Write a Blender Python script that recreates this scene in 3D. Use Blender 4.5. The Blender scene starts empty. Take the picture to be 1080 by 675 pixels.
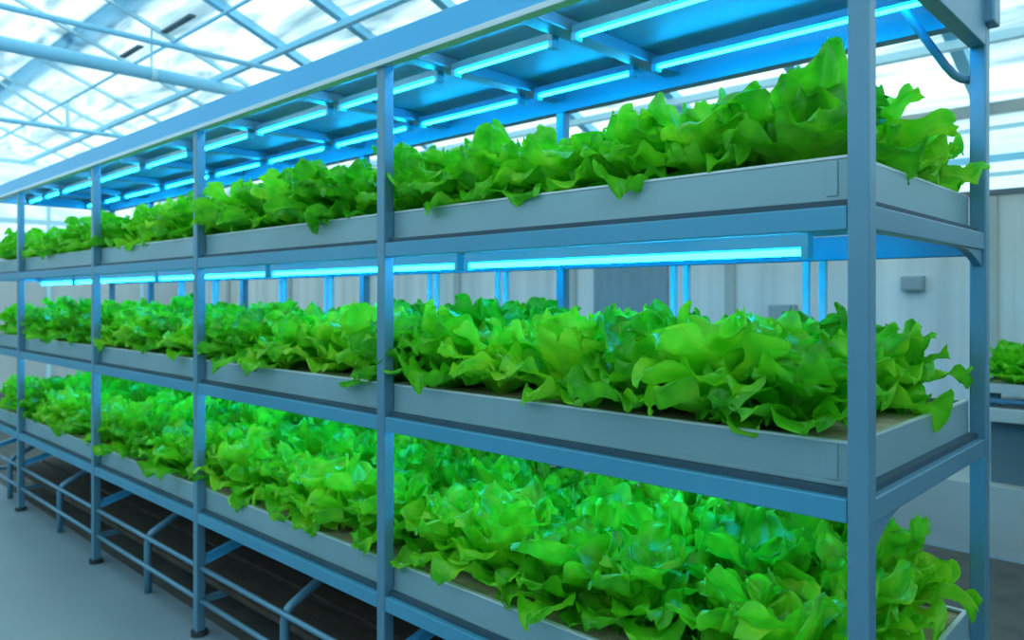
import bpy, bmesh, math, random
from mathutils import Vector, Matrix, noise

random.seed(7)
R = math.radians
scene = bpy.context.scene
col = scene.collection

# ------------------------------------------------------------------ materials
def nt(name):
    m = bpy.data.materials.new(name); m.use_nodes = True
    n = m.node_tree.nodes; l = m.node_tree.links
    n.clear()
    out = n.new('ShaderNodeOutputMaterial')
    return m, n, l, out

def ramp(n, stops):
    r = n.new('ShaderNodeValToRGB')
    e = r.color_ramp.elements
    e[0].position, e[0].color = stops[0][0], (*stops[0][1], 1)
    e[1].position, e[1].color = stops[1][0], (*stops[1][1], 1)
    for p, c in stops[2:]:
        x = e.new(p); x.color = (*c, 1)
    return r

def surf(name, c1, c2, rough=.45, metal=0.0, scale=6.0, stretch=(1, 1, 1), bump=0.0, spec=.5, detail=4):
    m, n, l, out = nt(name)
    p = n.new('ShaderNodeBsdfPrincipled')
    tc = n.new('ShaderNodeTexCoord'); mp = n.new('ShaderNodeMapping')
    mp.inputs['Scale'].default_value = stretch
    nz = n.new('ShaderNodeTexNoise'); nz.inputs['Scale'].default_value = scale; nz.inputs['Detail'].default_value = detail
    rp = ramp(n, [(.3, c1), (.7, c2)])
    l.new(tc.outputs['Object'], mp.inputs['Vector']); l.new(mp.outputs[0], nz.inputs['Vector'])
    l.new(nz.outputs['Fac'], rp.inputs[0]); l.new(rp.outputs[0], p.inputs['Base Color'])
    p.inputs['Roughness'].default_value = rough
    p.inputs['Metallic'].default_value = metal
    p.inputs['Specular IOR Level'].default_value = spec
    if bump:
        b = n.new('ShaderNodeBump'); b.inputs['Strength'].default_value = bump; b.inputs['Distance'].default_value = .01
        l.new(nz.outputs['Fac'], b.inputs['Height']); l.new(b.outputs[0], p.inputs['Normal'])
    l.new(p.outputs[0], out.inputs[0])
    return m

def emit(name, c, s):
    m, n, l, out = nt(name)
    e = n.new('ShaderNodeEmission'); e.inputs[0].default_value = (*c, 1); e.inputs[1].default_value = s
    l.new(e.outputs[0], out.inputs[0])
    return m

def film(name, c1, c2, through=.5, scale=2.0, stretch=(1, 1, 1)):
    """wrinkled translucent sheeting"""
    m, n, l, out = nt(name)
    tc = n.new('ShaderNodeTexCoord'); mp = n.new('ShaderNodeMapping'); mp.inputs['Scale'].default_value = stretch
    mp.inputs['Rotation'].default_value = (0, 0, R(20))
    nz = n.new('ShaderNodeTexNoise'); nz.inputs['Scale'].default_value = scale; nz.inputs['Detail'].default_value = 6
    nz.inputs['Distortion'].default_value = 1.2
    rp = ramp(n, [(.33, c1), (.52, c2)])
    l.new(tc.outputs['Object'], mp.inputs['Vector']); l.new(mp.outputs[0], nz.inputs['Vector']); l.new(nz.outputs['Fac'], rp.inputs[0])
    tr = n.new('ShaderNodeBsdfTranslucent'); tp = n.new('ShaderNodeBsdfTransparent')
    l.new(rp.outputs[0], tr.inputs[0]); l.new(rp.outputs[0], tp.inputs[0])
    mx = n.new('ShaderNodeMixShader'); mx.inputs[0].default_value = 1 - through
    l.new(tp.outputs[0], mx.inputs[1]); l.new(tr.outputs[0], mx.inputs[2]); l.new(mx.outputs[0], out.inputs[0])
    return m

def leaf_material():
    m, n, l, out = nt('lettuce_leaf')
    uv = n.new('ShaderNodeUVMap'); sep = n.new('ShaderNodeSeparateXYZ')
    l.new(uv.outputs[0], sep.inputs[0])
    oi = n.new('ShaderNodeObjectInfo')
    tc = n.new('ShaderNodeTexCoord')
    nz = n.new('ShaderNodeTexNoise'); nz.inputs['Scale'].default_value = 14; nz.inputs['Detail'].default_value = 3
    l.new(tc.outputs['Object'], nz.inputs['Vector'])
    rp = ramp(n, [(.28, (.045, .42, .008)), (.52, (.14, .70, .016)), (.78, (.38, .86, .035))])
    add = n.new('ShaderNodeMath'); add.operation = 'MULTIPLY_ADD'; add.inputs[1].default_value = .30; add.inputs[2].default_value = -.15
    l.new(oi.outputs['Random'], add.inputs[0])
    s2 = n.new('ShaderNodeMath'); s2.operation = 'ADD'
    l.new(nz.outputs['Fac'], s2.inputs[0]); l.new(add.outputs[0], s2.inputs[1]); l.new(s2.outputs[0], rp.inputs[0])
    # pale rib down the middle of each leaf: uv.x runs across, .5 is the rib; uv.y runs along
    d = n.new('ShaderNodeMath'); d.operation = 'SUBTRACT'; d.inputs[1].default_value = .5
    l.new(sep.outputs[0], d.inputs[0])
    a = n.new('ShaderNodeMath'); a.operation = 'ABSOLUTE'; l.new(d.outputs[0], a.inputs[0])
    mr = n.new('ShaderNodeMapRange'); mr.inputs[1].default_value = 0; mr.inputs[2].default_value = .06
    mr.inputs[3].default_value = .55; mr.inputs[4].default_value = 0
    l.new(a.outputs[0], mr.inputs[0])
    up = n.new('ShaderNodeMapRange'); up.inputs[1].default_value = .3; up.inputs[2].default_value = .95
    up.inputs[3].default_value = 1; up.inputs[4].default_value = 0
    l.new(sep.outputs[1], up.inputs[0])
    mul = n.new('ShaderNodeMath'); mul.operation = 'MULTIPLY'; l.new(mr.outputs[0], mul.inputs[0]); l.new(up.outputs[0], mul.inputs[1])
    mix = n.new('ShaderNodeMix'); mix.data_type = 'RGBA'
    l.new(mul.outputs[0], mix.inputs[0]); l.new(rp.outputs[0], mix.inputs[6]); mix.inputs[7].default_value = (.40, .78, .16, 1)
    p = n.new('ShaderNodeBsdfPrincipled'); l.new(mix.outputs[2], p.inputs['Base Color'])
    p.inputs['Roughness'].default_value = .38; p.inputs['Specular IOR Level'].default_value = .55
    nb = n.new('ShaderNodeTexNoise'); nb.inputs['Scale'].default_value = 70; nb.inputs['Detail'].default_value = 2
    l.new(tc.outputs['Object'], nb.inputs['Vector'])
    b = n.new('ShaderNodeBump'); b.inputs['Strength'].default_value = .25; b.inputs['Distance'].default_value = .006
    l.new(nb.outputs['Fac'], b.inputs['Height']); l.new(b.outputs[0], p.inputs['Normal'])
    t = n.new('ShaderNodeBsdfTranslucent'); l.new(mix.outputs[2], t.inputs[0])
    mx = n.new('ShaderNodeMixShader'); mx.inputs[0].default_value = .50
    l.new(p.outputs[0], mx.inputs[1]); l.new(t.outputs[0], mx.inputs[2]); l.new(mx.outputs[0], out.inputs[0])
    return m

M = {}
M['steel'] = surf('blue_grey_painted_steel', (.09, .24, .35), (.115, .28, .40), .38, 0.2, 3, (1, 1, 1))
M['tray'] = surf('grey_tray_metal', (.21, .36, .42), (.25, .41, .47), .40, 0.15, 2.5, (1, 1, 1))
M['head'] = surf('sky_blue_painted_rail', (.05, .40, .74), (.065, .45, .80), .4, 0, 2)
M['beam'] = surf('blue_painted_beam', (.05, .26, .42), (.065, .30, .47), .38, 0.1, 2)
M['recess_shade'] = surf('dark_recess_shade', (.02, .06, .09), (.03, .08, .12), .6, 0, 4)  # shade of the recess under the trays, put in as dark colour
M['trim'] = surf('bright_edge_metal', (.50, .60, .64), (.56, .66, .70), .3, .2, 5)
M['panel'] = surf('rack_top_sheet', (.10, .27, .42), (.17, .36, .52), .45, 0, 3, (1, 3, 1))
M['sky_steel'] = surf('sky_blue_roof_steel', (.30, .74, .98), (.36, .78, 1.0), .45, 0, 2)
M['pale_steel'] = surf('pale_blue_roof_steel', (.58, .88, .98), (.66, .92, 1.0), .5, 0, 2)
M['dark_seal'] = surf('dark_seal_rubber', (.10, .13, .15), (.16, .19, .20), .7, 0, 5)
M['foot'] = surf('black_rubber_foot', (.015, .02, .025), (.03, .035, .04), .6, 0, 8)
M['substrate'] = surf('tan_growing_mat', (.34, .28, .18), (.52, .44, .30), .9, 0, 30, (1, 1, 1), .5)
M['board'] = surf('dark_brown_board', (.035, .028, .020), (.075, .060, .042), .8, 0, 6, (1, 10, 1), .2)
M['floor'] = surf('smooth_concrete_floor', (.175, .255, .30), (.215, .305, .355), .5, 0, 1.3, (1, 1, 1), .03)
M['floor_shade'] = surf('dark_floor_shade', (.050, .055, .05), (.085, .085, .075), .85, 0, 5)  # shaded ground around the rack, painted as a darker floor
M['wall'] = surf('grey_white_wall_panel', (.50, .52, .52), (.74, .73, .71), .7, 0, 1.2, (5, 1, .12))
M['wall_grey'] = surf('plain_grey_wall', (.16, .20, .22), (.20, .24, .26), .8, 0, 1)
M['bench'] = surf('off_white_bench', (.36, .38, .36), (.43, .45, .42), .55, 0, 2)
M['bench_dark'] = surf('dark_teal_bench_panel', (.08, .13, .14), (.11, .16, .17), .7, 0, 2)
M['box'] = surf('grey_switch_box', (.24, .29, .30), (.29, .34, .35), .5, 0, 4)
M['shutter'] = surf('blue_grey_window_blind', (.16, .24, .29), (.20, .29, .34), .6, 0, 2, (8, 1, 1))
M['housing'] = surf('light_housing', (.07, .30, .50), (.09, .34, .55), .4, 0, 5)
M['film'] = film('wrinkled_roof_film', (.52, .60, .64), (.985, .985, .98), .42, 1.3, (.5, 2.6, 1))
M['band'] = film('doubled_roof_film', (.34, .54, .66), (.42, .62, .73), .42, 1.3)
M['wall_film'] = film('translucent_wall_sheet', (.74, .84, .86), (.92, .96, .97), .45, 1.2, (.5, 1, 3))
M['led'] = emit('cyan_tube_glow', (.004, .46, 1.0), 76)
M['head_fill'] = emit('added_head_fill_glow', (1.0, .95, .55), 20)
M['beam_fill'] = emit('added_fill_glow', (1.0, .95, .55), 7.5)  # both white glows serve only the added fill lights
M['leaf'] = leaf_material()
hn = M['housing'].node_tree.nodes
for q in hn:
    if q.type == 'BSDF_PRINCIPLED':            # lamp body given a faint glow to imitate light from the tube below
        q.inputs['Emission Color'].default_value = (0, .38, .9, 1); q.inputs['Emission Strength'].default_value = .30

# ------------------------------------------------------------------ helpers
class MB:
    def __init__(self): self.bm = bmesh.new()
    def box(self, x0, x1, y0, y1, z0, z1, bev=0.0):
        t = bmesh.new()
        bmesh.ops.create_cube(t, size=1)
        for v in t.verts:
            v.co = Vector(((x0 + x1) / 2 + v.co.x * (x1 - x0), (y0 + y1) / 2 + v.co.y * (y1 - y0), (z0 + z1) / 2 + v.co.z * (z1 - z0)))
        if bev: bmesh.ops.bevel(t, geom=t.edges[:], offset=bev, segments=2, profile=.5, affect='EDGES')
        self._merge(t); return self
    def _merge(self, t):
        me = bpy.data.meshes.new('tmp'); t.to_mesh(me); t.free()
        self.bm.from_mesh(me); bpy.data.meshes.remove(me)
    def tube(self, pts, r, seg=12):
        pts = [Vector(p) for p in pts]
        rings = []
        up = None
        for i, p in enumerate(pts):
            a = pts[max(0, i - 1)]; b = pts[min(len(pts) - 1, i + 1)]
            d = (b - a).normalized()
            if up is None:
                up = Vector((0, 0, 1)) if abs(d.z) < .9 else Vector((1, 0, 0))
            s = d.cross(up).normalized(); up = s.cross(d).normalized()
            rings.append([self.bm.verts.new(p + r * (math.cos(2 * math.pi * k / seg) * s + math.sin(2 * math.pi * k / seg) * up)) for k in range(seg)])
        for A, B in zip(rings, rings[1:]):
            for k in range(seg):
                self.bm.faces.new((A[k], A[(k + 1) % seg], B[(k + 1) % seg], B[k]))
        self.bm.faces.new(rings[0][::-1]); self.bm.faces.new(rings[-1])
        return self
    def prism(self, poly, axis, a0, a1):
        """poly of 2-D points extruded along axis x, y or z"""
        def P(q, a):
            if axis == 'x': return Vector((a, q[0], q[1]))
            if axis == 'y': return Vector((q[0], a, q[1]))
            return Vector((q[0], q[1], a))
        A = [self.bm.verts.new(P(q, a0)) for q in poly]; B = [self.bm.verts.new(P(q, a1)) for q in poly]
        n = len(poly)
        for k in range(n): self.bm.faces.new((A[k], A[(k + 1) % n], B[(k + 1) % n], B[k]))
        self.bm.faces.new(A[::-1]); self.bm.faces.new(B)
        return self
    def beam(self, p, q, w, h, bev=.003):
        """square bar from p to q; w across, h in the upright plane"""
        p, q = Vector(p), Vector(q); d = q - p; L = d.length; d.normalize()
        up = Vector((0, 0, 1)) if abs(d.z) < .95 else Vector((0, 1, 0))
        s = d.cross(up).normalized(); u = s.cross(d).normalized()
        t = bmesh.new(); bmesh.ops.create_cube(t, size=1)
        for v in t.verts:
            v.co = p + d * (v.co.x + .5) * L + s * v.co.y * w + u * v.co.z * h
        if bev: bmesh.ops.bevel(t, geom=t.edges[:], offset=bev, segments=1, affect='EDGES')
        self._merge(t); return self
    def build(self, name, mat, parent=None, smooth=False):
        bmesh.ops.recalc_face_normals(self.bm, faces=self.bm.faces[:])
        me = bpy.data.meshes.new(name); self.bm.to_mesh(me); self.bm.free()
        me.materials.append(mat)
        if smooth:
            for p in me.polygons: p.use_smooth = True
        o = bpy.data.objects.new(name, me); col.objects.link(o)
        if parent:
            o.parent = parent; o.matrix_parent_inverse = Matrix.Translation(parent.location).inverted()
        return o

def tag(o, label=None, cat=None, group=None, kind=None):
    if label: o['label'] = label
    if cat: o['category'] = cat
    if group: o['group'] = group
    if kind: o['kind'] = kind
    return o

def empty(name, loc):
    o = bpy.data.objects.new(name, None); o.empty_display_size = .1; o.location = loc
    col.objects.link(o); return o

def struct(o, label=None):
    o['kind'] = 'structure'
    if label: o['label'] = label
    return o

# ------------------------------------------------------------------ layout numbers (metres)
PX = [0.0, -1.472, -2.834, -4.165, -5.70, -6.55]        # right edge of each upright
W = .925                                                 # rack depth
PS = .040                                                # upright section
TIER = {'upper': 1.775, 'middle': 1.222, 'bottom': .650}  # tray rim heights
TH = .088                                                # tray wall height
TOPB, TOPT = 2.243, 2.335                                # head rail
XL = PX[-1] - PS

# ------------------------------------------------------------------ the growing rack
rack = empty('growing_rack', (XL / 2, W / 2, 0))
tag(rack, 'long blue-grey steel three-tier growing rack holding the lettuce trays', 'rack')

def post(x, y0):
    p = MB().box(x - PS, x, y0, y0 + PS, .02, TOPB + .03, .004).build('post', M['steel'], rack)
    f = MB()
    f.tube([(x - PS / 2, y0 + PS / 2, 0), (x - PS / 2, y0 + PS / 2, .012), (x - PS / 2, y0 + PS / 2, .022)], .036, 18)
    f.build('foot', M['foot'], p)
for x in PX:
    post(x, 0); post(x, W - PS)

# head rails
fr = MB().box(XL, 0.012, -.006, .044, TOPB, TOPT, .003).build('front_head_rail', M['head'], rack)
MB().box(XL, .014, -.014, .020, TOPB - .010, TOPB + .008, .002).build('edge_strip', M['trim'], fr)
MB().box(XL, .0, W - .044, W + .006, TOPB, TOPT, .003).build('back_head_rail', M['steel'], rack)
for xe in (XL, -PS):
    MB().box(xe, xe + PS, .044, W - .044, TOPB - .07 if xe == -PS else TOPB, TOPT - .01, .003).build('end_head_rail', M['steel'], rack)
# plate around the head of the near back upright
MB().box(-PS - .012, .022, W - PS - .012, W + .016, TOPB - .012, TOPT + .02, .006).build('head_plate', M['steel'], rack)
# sheets over the top, one a bay, resting on the cross bars
for a, b in zip(PX, PX[1:]):
    MB().box(b - .018, a - .022, .046, W - .046, TOPT - .012, TOPT - .004).build('top_sheet', M['panel'], rack)
# cross bars below the sheets
CB = []
for a, b in zip(PX, PX[1:]):
    CB += [a - .02, a + (b - a) * .655 if a == 0 else a + (b - a) * .52]
CB = CB[1:] + [PX[-1] - .02]
for x in CB:
    MB().box(x - .032, x + .032, .046, W - .046, TOPT - .052, TOPT - .013, .004).build('cross_bar', M['steel'], rack)

# tier beams
for tname, zt in TIER.items():
    zb = zt - TH
    for a, b in zip(PX, PX[1:]):
        f = MB().box(b + .001, a - PS - .001, .002, .036, zb - .060, zb - .014, .003)
        f.build('front_beam', M['beam'], rack)
        MB().box(b + .002, a - PS - .002, .020, .060, zb - .0135, zb - .0003).build('recess_shade', M['recess_shade'], rack)  # dark strip imitating the shadow line between tray and beam
        MB().box(b + .001, a - PS - .001, W - .036, W - .002, zb - .075, zb - .0015, .003).build('back_beam', M['beam'], rack)
    for x in [a - .02 for a in PX] + [(a + b) / 2 - .02 for a, b in zip(PX, PX[1:])]:
        if x == PX[0] - .02 or x == PX[-1] - .02: continue
        MB().box(x - .018, x + .018, .041, W - .041, zb - .032, zb - .001, .002).build('tray_bearer', M['steel'], rack)
    for xe in (0, PX[-1]):
        MB().box(xe - .038, xe - .004, .041, W - .041, zb - .060, zb - .014, .003).build('end_beam', M['steel'], rack)
        MB().box(xe - (.058 if xe == 0 else .036), xe - .020, .042, W - .042, zb - .0135, zb - .0003).build('recess_shade', M['recess_shade'], rack)
    # curved corner gussets under the near end beam
    if tname == 'upper':
        poly = [(W - .041, zb - .06), (W - .041, zb - .105)] + [(W - .041 - .22 * t, zb - .061 - .044 * (1 - t) ** 2) for t in (.15, .3, .5, .7, .85, 1)]
        MB().prism(poly, 'x', -.030, -.010).build('corner_gusset', M['steel'], rack)
    if tname == 'middle':
        poly = [(.041, zb - .06), (.041, zb - .13)] + [(.041 + .20 * t, zb - .061 - .069 * (1 - t) ** 2) for t in (.15, .3, .5, .7, .85, 1)]
        MB().prism(poly, 'x', -.030, -.010).build('corner_gusset', M['steel'], rack)

# paired slim struts at the back between the middle and upper tier
zb, zt = TIER['middle'] - .07, TIER['upper'] - TH - .075
for x in (-.47, -.95, -1.84, -2.30, -3.2, -3.7, -4.6, -5.15):
    for dx in (-.026, .026):
        MB().box(x + dx - .010, x + dx + .010, W - .026, W - .004, zb, zt, .002).build('back_strut', M['sky_steel'], rack)

# base: two rails along the front, sloping braces behind each upright, bent legs between the uprights
for z in (.30, .155):
    for a, b in zip(PX, PX[1:]):
        MB().tube([(b + .001, .022, z), (a - PS - .001, .022, z)], .011).build('base_rail', M['steel'], rack, True)
zb = TIER['bottom'] - TH
for x in PX:
    MB().beam((x - .02, .03, .325), (x - .02, W - .05, zb - .01), .026, .034).build('brace', M['head'], rack)
for a, b in zip(PX, PX[1:]):
    x = (a + b) / 2 - .02
    pts = [(x, .052, 0), (x, .052, .15), (x, .052, .25)] + [(x, .052 + .05 * (1 - math.cos(t)), .25 + .06 * math.sin(t)) for t in (.4, .8, 1.1)] + [(x, .30, .42), (x, .62, zb - .04)]
    MB().tube(pts, .019, 14).build('bent_leg', M['steel'], rack, True)
# boards stored low on the base
for i, (y0, y1) in enumerate(((.12, .33), (.36, .58), (.61, .84))):
    MB().box(PX[-1] + .02, -.08, y0, y1, .166, .190, .003).build('base_board', M['board'], rack)
for x in [a - .02 for a in PX]:
    MB().box(x - .015, x + .015, .041, W - .041, .14, .1655, .002).build('board_bearer', M['steel'], rack)
MB().box(PX[-1] + .02, -.08, W - .060, W - .045, .20, zb - .07, .003).build('back_light_block', M['board'], rack)  # added to block light from behind and darken the space below
# bent conduit at the near back corner
pts = [(-.19, .70, 2.325), (-.165, .745, 2.28), (-.125, .80, 2.20), (-.088, .845, 2.13), (-.072, .865, 2.105), (-.058, .884, 2.095), (-.042, .898, 2.092)]
MB().tube(pts, .011, 12).build('bent_conduit', M['steel'], rack, True)

# unseen fill lights added to brighten leaves, behind the front beams and head rail
for z, rr in ((TIER['upper'] - TH - .024, .008), (TIER['middle'] - TH - .024, .008), (2.312, .007)):
    for a, b in zip(PX, PX[1:]):
        MB().tube([(b + .03, .085, z), (a - .08, .085, z)], rr, 10).build('added_fill_light', M['head_fill'] if z > 2 else M['beam_fill'], rack, True)

# ------------------------------------------------------------------ trays
BAY = ['nearest bay', 'second bay', 'third bay', 'fourth bay', 'far end bay']
ORD = ['first', 'second', 'third', 'fourth', 'fifth', 'sixth']
def make_tray(x0, x1, zt, label, group):
    y0, y1 = .0415, W - .0415
    z0 = zt - TH
    t = empty('grow_tray', ((x0 + x1) / 2, W / 2, z0))
    tag(t, label, 'tray', group)
    w = .006
    b = MB()
    b.box(x0, x1, y0, y1, z0, z0 + w)
    b.box(x0, x1, y0, y0 + w, z0 + w, zt - .0065); b.box(x0, x1, y1 - w, y1, z0 + w, zt - .0065)
    b.box(x0, x0 + w, y0 + w, y1 - w, z0 + w, zt - .0065); b.box(x1 - w, x1, y0 + w, y1 - w, z0 + w, zt - .0065)
    b.build('basin', M['tray'], t)
    r = MB()
    r.box(x0, x1, y0 - .002, y0 + .012, zt - .006, zt, .001); r.box(x0, x1, y1 - .012, y1 + .001, zt - .006, zt, .001)
    r.box(x0, x0 + .012, y0 + .012, y1 - .012, zt - .006, zt, .001); r.box(x1 - .012, x1, y0 + .012, y1 - .012, zt - .006, zt, .001)
    r.build('rim', M['trim'], t)
    # folded lip along the foot of the front
    MB().box(x0, x1, y0 - .004, y0 - .0005, z0, z0 + .008, .001).build('bottom_lip', M['tray'], t)
    # corner plate with a seam beside the uprights
    MB().box(x1 - .052, x1 - .030, y0 - .003, y0 - .0005, z0 + .010, zt - .008, .001).build('corner_plate', M['tray'], t)
    MB().box(x0 + w, x1 - w, y0 + w, y1 - w, zt - .030, zt - .012).build('growing_mat', M['substrate'], t)
    return t
for tname, zt in TIER.items():
    for i, (a, b) in enumerate(zip(PX, PX[1:])):
        x1 = a - .0225 if i else -.0415
        x0 = b - .0175 if i < 4 else PX[-1] - .001
        make_tray(x0, x1, zt, f'grey metal growing tray on the {tname} tier, {BAY[i]}', f'growing trays on the {tname} tier')

# ------------------------------------------------------------------ lettuces
def add_leaf(bm, uvl, az, elev, length, width, bend, rng, NU=11, NV=8):
    """one ruffled leaf: u along, v across"""
    ph = rng.uniform(0, 6.28); fr = rng.uniform(1.6, 2.6); ph2 = rng.uniform(0, 6.28); tw = rng.uniform(-.35, .35)
    ruff = rng.uniform(.10, .17) * width * 1.1
    off = Vector((rng.uniform(-50, 50), rng.uniform(-50, 50), rng.uniform(-50, 50)))
    ca, sa = math.cos(az), math.sin(az)
    # rib curve in the (radial, up) plane
    rib = []; r, z = .012, 0.0
    us = [1 - (1 - i / NU) ** 1.55 for i in range(NU + 1)]
    for i in range(NU + 1):
        u = us[i]; du = (us[i + 1] - u) if i < NU else 0
        e = elev - bend * u ** 1.6
        rib.append((r, z, e)); r += math.cos(e) * length * du; z += math.sin(e) * length * du
    grid = []
    for i in range(NU + 1):
        u = us[i]
        r, z, e = rib[i]
        um = .60
        if u < um: prof = .13 + .87 * (math.sin((u / um) * math.pi / 2)) ** 1.3
        else: prof = math.sqrt(max(0, 1 - ((u - um) / (1.006 - um)) ** 2.3))
        row = []
        for j in range(NV + 1):
            v = 2 * j / NV - 1
            lob = 1 + (.11 * math.sin(u * 10 + ph + (2 if v > 0 else 0)) + .05 * math.sin(u * 21 + ph2 + (1 if v > 0 else 0))) * abs(v) ** 2 + .10 * noise.noise(off + Vector((u * 5, v * 2, 0)))
            hw = width * .5 * prof * lob
            s = v * hw
            rad = abs(v)
            edge = max(rad, (u - .55) / .45 if u > .55 else 0)
            # cup, ruffle and twist, measured along the leaf's own normal
            n = .30 * hw * rad ** 2 + ruff * edge ** 1.5 * u ** .6 * math.sin(fr * 6.28 * u + ph2 + v * 2.2)
            n += ruff * .28 * edge ** 2 * math.sin(fr * 13 * u + ph + v * 5) * min(1, u * 2)
            n += ruff * .9 * edge * noise.noise(off + Vector((u * 4.5, v * 2.6, 7)))
            n += tw * s * u
            tipx = .10 * length * (1 - rad ** 2) * 0 + (ruff * .8 * noise.noise(off + Vector((v * 3, u * 3, 3))) if u > .6 else 0)
            # rib frame
            t_r, t_z = math.cos(e), math.sin(e); n_r, n_z = -math.sin(e), math.cos(e)
            rr = r + n_r * n + t_r * tipx; zz = z + n_z * n + t_z * tipx
            row.append(bm.verts.new((ca * rr - sa * s, sa * rr + ca * s, zz)))
        grid.append(row)
    for i in range(NU):
        for j in range(NV):
            f = bm.faces.new((grid[i][j], grid[i + 1][j], grid[i + 1][j + 1], grid[i][j + 1])); f.smooth = True
            for lp, (ii, jj) in zip(f.loops, ((i, j), (i + 1, j), (i + 1, j + 1), (i, j + 1))):
                lp[uvl].uv = (jj / NV, ii / NU)

def lettuce_mesh(seed, tall=1.0, fine=True):
    rng = random.Random(seed)
    bm = bmesh.new(); uvl = bm.loops.layers.uv.new('UVMap')
    rings = [(7, R(28), .185, .135, R(48)), (7, R(52), .195, .135, R(42)), (6, R(70), .205, .125, R(34)), (4, R(83), .185, .10, R(22))]
    for k, (n, el, L, wd, bd) in enumerate(rings):
        a0 = rng.uniform(0, 6.28)
        for i in range(n):
            add_leaf(bm, uvl, a0 + 6.283 * i / n + rng.uniform(-.3, .3), el + rng.uniform(-.17, .17), L * tall * rng.uniform(.82, 1.2), wd * rng.uniform(.85, 1.2), bd * rng.uniform(.6, 1.4), rng,
                     *((18, 14) if fine else (10, 8)))
    me = bpy.data.meshes.new('lettuce'); bm.to_mesh(me); bm.free()
    me.materials.append(M['leaf'])
    return me
MESH = [lettuce_mesh(100 + s, 1.0 + .04 * (s % 3)) for s in range(8)]
FAR = [lettuce_mesh(200 + s, 1.0 + .04 * (s % 3), False) for s in range(4)]

rngl = random.Random(31)
ROWN = ['front row', 'middle row', 'back row']
for tname, zt in TIER.items():
    for i, (a, b) in enumerate(zip(PX, PX[1:])):
        n = 6 if i < 4 else 3
        for rw, y in enumerate((.18, .46, .735)):
            for k in range(n):
                x = a - .02 + (b - a) * (k + .5 + (.12 if rw == 1 else -.06)) / n + rngl.uniform(-.025, .025)
                x = min(x, -.19 if tname == 'upper' else -.22)
                if i == 4: x = max(x, PX[-1] + .14)
                me = (MESH[rngl.randrange(8)] if i < 2 else FAR[rngl.randrange(4)])
                o = bpy.data.objects.new('lettuce', me); col.objects.link(o)
                o.location = (x, y + rngl.uniform(-.025, .025), zt - .014)
                o.rotation_euler = (rngl.uniform(-.10, .10), rngl.uniform(-.10, .10), rngl.uniform(0, 6.28))
                s = rngl.uniform(.98, 1.16)
                sz = s * rngl.uniform(.95, 1.15)
                if tname == 'upper': sz *= .95
                if tname == 'bottom': sz *= (1.03, 1.12, 1.2)[rw]
                o.scale = (s, s, sz)
                tag(o, f'green leaf lettuce, {tname} tray, {BAY[i]}, {ROWN[rw]}, {ORD[k]} from right', 'lettuce', f'lettuces growing on the {tname} tier')

# ------------------------------------------------------------------ grow lights
M['housing_dim'] = surf('top_light_housing', (.05, .27, .48), (.07, .31, .53), .4, 0, 5)
def grow_light(x0, x1, y, z, label, group, r=.011, hz=.03, bracket=False):
    g = empty('grow_light', ((x0 + x1) / 2, y, z + r + hz))
    tag(g, label, 'light', group)
    MB().tube([(x0 + .02, y, z), (x1 - .02, y, z)], r, 12).build('tube', M['led'], g, True)
    MB().box(x0, x1, y - .015, y + .015, z + r + .002, z + r + hz, .003).build('housing', M['housing'] if hz > .03 else M['housing_dim'], g)
    for xa, xb in ((x0, x0 + .02), (x1 - .02, x1)):
        MB().box(xa, xb, y - .016, y + .016, z - .016, z + r + .004, .003).build('end_cap', M['housing'], g)
    return g
# under the head sheets: two rows, a tube between every pair of cross bars
TW = ['nearest', 'second', 'third', 'fourth', 'fifth', 'sixth', 'seventh', 'eighth', 'ninth', 'tenth']
xs = [-.01] + CB
segs = [(p, q) for p, q in zip(xs, xs[1:])]
for k, (p, q) in enumerate(segs):
    for y, rn in ((.285, 'front'), (.705, 'back')):
        grow_light(q + .036, p - .036 if k else -.06, y, 2.266, f'glowing cyan tube light under the rack top, {rn} line, {TW[k]} from right', 'tube lights under the rack top', .0055, .0270)
for tname, nm in (('upper', 'upper'), ('middle', 'middle')):
    zb = TIER[tname] - TH
    for i, (a, b) in enumerate(zip(PX, PX[1:])):
        p = a - .045 if i else -.26
        for y, rn in ((.37, ''),):
            grow_light(b - .01, p, y, zb - .077, f'glowing cyan tube light below the {nm} trays, {BAY[i]}', f'tube lights below the {nm} trays', .0085, .0365)

# ------------------------------------------------------------------ greenhouse shell
YB = 4.6; XG = -14.0; XR = 4.2; YF = -6.0
H0, SL = 4.6, .38
YR = -1.6                                   # ridge line
def roofz(y): return H0 - SL * y if y > YR else H0 - SL * YR - SL * (YR - y)
f = MB().box(XG, XR, YF, YB, -.05, 0).build('floor', M['floor']); struct(f, 'smooth blue-grey concrete greenhouse floor')
fb = MB().box(XG + .5, XR - .5, .12, 3.60, .0005, .004).build('floor_shade_strip', M['floor_shade']); struct(fb, 'dark brown floor strip of painted shade below and behind the rack')
# roof sheeting
c = MB()
for ya, yb in ((YR, YB), (YF, YR)):
    c.prism([(ya, roofz(ya)), (yb, roofz(yb)), (yb, roofz(yb) + .006), (ya, roofz(ya) + .006)], 'x', XG, XR)
ce = c.build('ceiling', M['film']); struct(ce, 'bright white translucent greenhouse roof sheeting')
tn = [0]
def trim(mb, mat, label):
    tn[0] += 1
    o = mb.build(f'trim_{tn[0]}', mat); struct(o, label); return o
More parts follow.
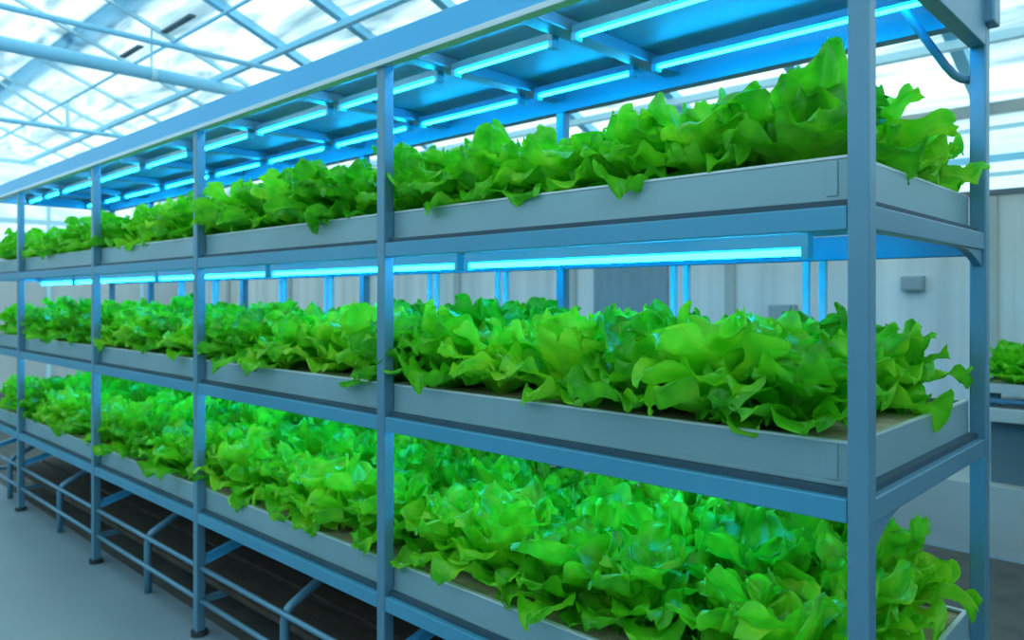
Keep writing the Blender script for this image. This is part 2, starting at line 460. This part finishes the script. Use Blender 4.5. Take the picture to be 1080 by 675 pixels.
# rafters down the slope
for x in (-2.8, -3.8, -4.8, -5.8, -6.9, -8.0, -9.2, -10.4, -11.6, -12.8, -1.8, -.8, .2, 1.2, 2.2):
    dz = -.04
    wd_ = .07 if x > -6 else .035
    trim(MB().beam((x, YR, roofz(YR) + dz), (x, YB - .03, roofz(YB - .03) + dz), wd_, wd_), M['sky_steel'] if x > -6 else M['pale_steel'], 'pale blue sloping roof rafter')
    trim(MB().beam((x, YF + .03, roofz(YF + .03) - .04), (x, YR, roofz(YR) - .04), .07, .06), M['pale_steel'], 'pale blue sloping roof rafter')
# purlins along the building
for y, w, mt in ((-.2, .07, 'pale_steel'), (1.15, .24, 'band'), (2.05, .055, 'sky_steel'), (2.95, .06, 'sky_steel'), (3.8, .06, 'pale_steel')):
    dz = .19 if w > .2 else 0
    trim(MB().box(XG + .03, XR - .03, y - w / 2, y + w / 2, roofz(y + w / 2) - .125 + dz, roofz(y + w / 2) - .072 + dz), M[mt], 'pale blue roof purlin running along the greenhouse')
trim(MB().tube([(XG + .03, 1.48, roofz(1.48) - .16), (-3.0, 1.48, roofz(1.48) - .16), (XR - .03, 1.48, roofz(1.48) - .16)], .016), M['sky_steel'], 'thin rod along the greenhouse roof')
# folded dark seals lying on the sheeting
for y, xa, xb in ((1.47, -7.95, -7.45), (1.47, -6.9, -6.25)):
    trim(MB().box(xa, xb, y - .03, y + .03, roofz(y + .03) - .03, roofz(y + .03) - .012), M['dark_seal'], 'dark grey seal strip on the roof sheeting')
# tie beams across the building
pipe = MB().tube([(-6.92, YF + .03, 3.60), (-6.92, 2.3, 3.60)], .062, 18)
o = empty('overhead_pipe', (-6.92, 0, 3.60)); tag(o, 'thick pale blue pipe crossing below the white roof', 'pipe')
pipe.build('pipe_run', M['sky_steel'], o, True)
cl = MB()
cl.tube([(-6.92, 1.35, 3.60), (-6.92, 1.40, 3.60)], .068, 18); cl.build('pipe_collar', M['pale_steel'], o, True)
h = MB().beam((-6.92, 1.37, 3.66), (-6.92, 1.37, roofz(1.37) - .01), .015, .015, 0); h.build('hanger', M['sky_steel'], o)
o2 = MB().tube([(-5.97, YF + .03, 3.60), (-5.97, 2.38, 3.60)], .024, 12).build('overhead_tie_rod', M['sky_steel'], None, True)
tag(o2, 'thin pale blue rod crossing the roof in front of the thick pipe', 'rod')
# gable truss at the far end
for x, z in ((-10.2, 3.62), ):
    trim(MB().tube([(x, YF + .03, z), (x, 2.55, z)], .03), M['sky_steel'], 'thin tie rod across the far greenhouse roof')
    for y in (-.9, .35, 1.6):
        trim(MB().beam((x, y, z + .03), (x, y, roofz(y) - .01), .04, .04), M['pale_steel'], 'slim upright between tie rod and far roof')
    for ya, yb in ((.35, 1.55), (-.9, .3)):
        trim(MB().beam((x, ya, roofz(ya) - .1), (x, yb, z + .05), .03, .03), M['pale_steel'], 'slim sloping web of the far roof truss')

# back wall: eave gutter, translucent strip windows, opaque panels below
ZS = 2.22
b = MB().box(XG, XR, YB, YB + .06, 0, ZS).build('wall_back', M['wall']); struct(b, 'grey-white panelled greenhouse side wall behind the rack')
w = MB().box(XG, XR, YB + .01, YB + .02, ZS, roofz(YB)).build('window_1', M['wall_film']); struct(w, 'pale translucent strip window along the side wall')
trim(MB().box(XG, XR, YB - .04, YB + .08, roofz(YB) - .10, roofz(YB) - .02, .004), M['bench'], 'eave gutter along the side wall')
for z, hgt, mt in ((ZS, .035, 'dark_seal'), (ZS + .12, .03, 'pale_steel'), (2.45, .05, 'sky_steel'), (2.66, .03, 'pale_steel')):
    trim(MB().box(XG, XR, YB - .02, YB + .009, z - hgt / 2, z + hgt / 2), M[mt], 'horizontal bar of the strip window')
for x in (-.76, -2.7, -4.45, -6.2, -8.0, -10.0, -12.0):
    trim(MB().box(x - .045, x + .045, YB - .03, YB - .0005, 0, ZS - .03), M['bench'], 'grey upright of the side wall')
# grey blind in the side wall
wn = MB().box(-4.17, -3.32, YB - .028, YB - .0005, 1.22, 2.02, .004).build('window_2', M['shutter']); struct(wn, 'blue-grey covered window in the side wall')
# far gable
g = MB()
g.prism([(YF, 0), (YB, 0), (YB, 2.3), (YF, 2.3)], 'x', XG - .06, XG); o = g.build('wall_left', M['wall']); struct(o, 'white lower wall at the far end of the greenhouse')
g = MB()
g.prism([(YF, 2.3), (YB, 2.3), (YB, roofz(YB)), (YR, roofz(YR)), (YF, roofz(YF))], 'x', XG - .03, XG - .02); o = g.build('window_3', M['wall_film']); struct(o, 'translucent far gable of the greenhouse')
for z, hgt in ((3.72, .07), (3.2, .05), (2.75, .09), (2.3, .06)):
    trim(MB().box(XG - .02, XG + .02, YF + .02, min(YB - .02, (H0 - z) / SL - .1), z - hgt / 2, z + hgt / 2), M['pale_steel'], 'horizontal bar of the far gable')
for y in (-4, -2.4, -.8, .8, 2.4, 3.9):
    trim(MB().box(XG - .019, XG + .03, y - .03, y + .03, 0, roofz(y) - .1), M['pale_steel'], 'upright of the far gable')
# the two sides behind the photographer
struct(MB().box(XR, XR + .06, YF, YB, 0, 2.6).build('wall_right', M['wall_grey']), 'plain grey wall at the near end')
struct(MB().box(XG, XR, YF - .06, YF, 0, 2.3).build('wall_front', M['wall_grey']), 'plain grey wall behind the photographer')

# things on the side wall
for x, z, w_, h_, lb in ((-1.24, 1.60, .15, .11, 'small grey switch box on the wall seen past the corner post'), (-2.22, 1.33, .22, .22, 'grey box low on the wall left of the corner post')):
    o = empty('wall_box', (x, YB - .04, z - h_ / 2)); tag(o, lb, 'box')
    MB().box(x - w_ / 2, x + w_ / 2, YB - .07, YB - .0005, z - h_ / 2, z + h_ / 2, .006).build('case', M['box'], o)
    MB().box(x - w_ / 2 + .012, x + w_ / 2 - .012, YB - .076, YB - .0705, z - h_ / 2 + .012, z + h_ / 2 - .012, .003).build('lid', M['box'], o)

# ------------------------------------------------------------------ bench along the side wall (right edge of the photo)
bx0, bx1 = -.64, 3.0
bn = empty('side_bench', (1.0, 4.0, 0)); tag(bn, 'off-white planting bench along the wall behind the rack', 'bench')
by0, by1 = 3.67, 4.35
bp = [(bx0 - .62, 0), (bx1, 0), (bx1, .40), (bx0 - .38, .40)] + [(bx0 - .38 - .24 * math.sin(t), .16 + .24 * math.cos(t)) for t in (.3, .6, .9, 1.2, 1.5)]
MB().prism(bp, 'y', by0, by1).build('base_panel', M['bench'], bn)
MB().box(bx0 + .05, bx1, by0 + .12, by1 - .02, .401, .775).build('back_panel', M['bench_dark'], bn)
MB().box(bx0 - .0, bx1, by0, by1, .776, .856, .006).build('lower_shelf', M['bench'], bn)
for x in (bx0 + .08, .6, 1.8, 2.9):
    MB().box(x - .025, x + .025, by0 + .06, by0 + .11, .857, .944, .003).build('leg', M['bench_dark'], bn)
MB().tube([(bx0, by0 + .04, .895), (bx1, by0 + .04, .895)], .016).build('rail', M['steel'], bn, True)
bt = empty('bench_tray', (1.0, 4.0, .945)); tag(bt, 'off-white tray of lettuce on the wall bench', 'tray')
MB().box(bx0, bx1, by0, by1, .945, .952).box(bx0, bx1, by0, by0 + .01, .952, 1.0).box(bx0, bx1, by1 - .01, by1, .952, 1.0).box(bx0, bx0 + .01, by0 + .01, by1 - .01, .952, 1.0).box(bx1 - .01, bx1, by0 + .01, by1 - .01, .952, 1.0).build('basin', M['bench'], bt)
MB().box(bx0 + .01, bx1 - .01, by0 + .01, by1 - .01, .953, .985).build('growing_mat', M['substrate'], bt)
for k in range(4):
    for rw, y in enumerate((3.84, 4.14)):
        o = bpy.data.objects.new('lettuce', FAR[(k + rw) % 4]); col.objects.link(o)
        o.location = (bx0 + .16 + .24 * k, y, .984); o.rotation_euler = (0, 0, rngl.uniform(0, 6.28)); s = rngl.uniform(1.05, 1.2); o.scale = (s, s, s * 1.05)
        tag(o, f'lettuce on the wall bench at right edge, {"front" if rw == 0 else "back"} row, {ORD[k]} from left', 'lettuce', 'lettuces on the wall bench')

# ------------------------------------------------------------------ daylight
wd = bpy.data.worlds.new('overcast_sky'); scene.world = wd; wd.use_nodes = True
n = wd.node_tree.nodes; l = wd.node_tree.links; n.clear()
ow = n.new('ShaderNodeOutputWorld'); bg = n.new('ShaderNodeBackground')
bg.inputs[0].default_value = (.62, .91, 1.0, 1); bg.inputs[1].default_value = 1.8
l.new(bg.outputs[0], ow.inputs[0])

# ------------------------------------------------------------------ camera
cam = bpy.data.cameras.new('camera'); co = bpy.data.objects.new('camera', cam); col.objects.link(co)
co.location = (.4971, -1.4674, 1.5); co.rotation_euler = (R(90), 0, .7642)
cam.sensor_width = 36; cam.lens = 805 / 1080 * 36
cam.shift_y = -(337.5 - 313.5) / 1080
cam.clip_start = .02; cam.clip_end = 200
cam.dof.use_dof = True; cam.dof.focus_distance = 1.9; cam.dof.aperture_fstop = 3.2
scene.camera = co

vs = scene.view_settings
vs.view_transform = 'Standard'; vs.look = 'None'; vs.gamma = 1; vs.use_curve_mapping = False; vs.exposure = 0.0
scene.display_settings.display_device = 'sRGB'
scene.cycles.use_denoising = True
scene.cycles.max_bounces = 10; scene.cycles.transparent_max_bounces = 12
scene.cycles.transmission_bounces = 6; scene.cycles.diffuse_bounces = 5
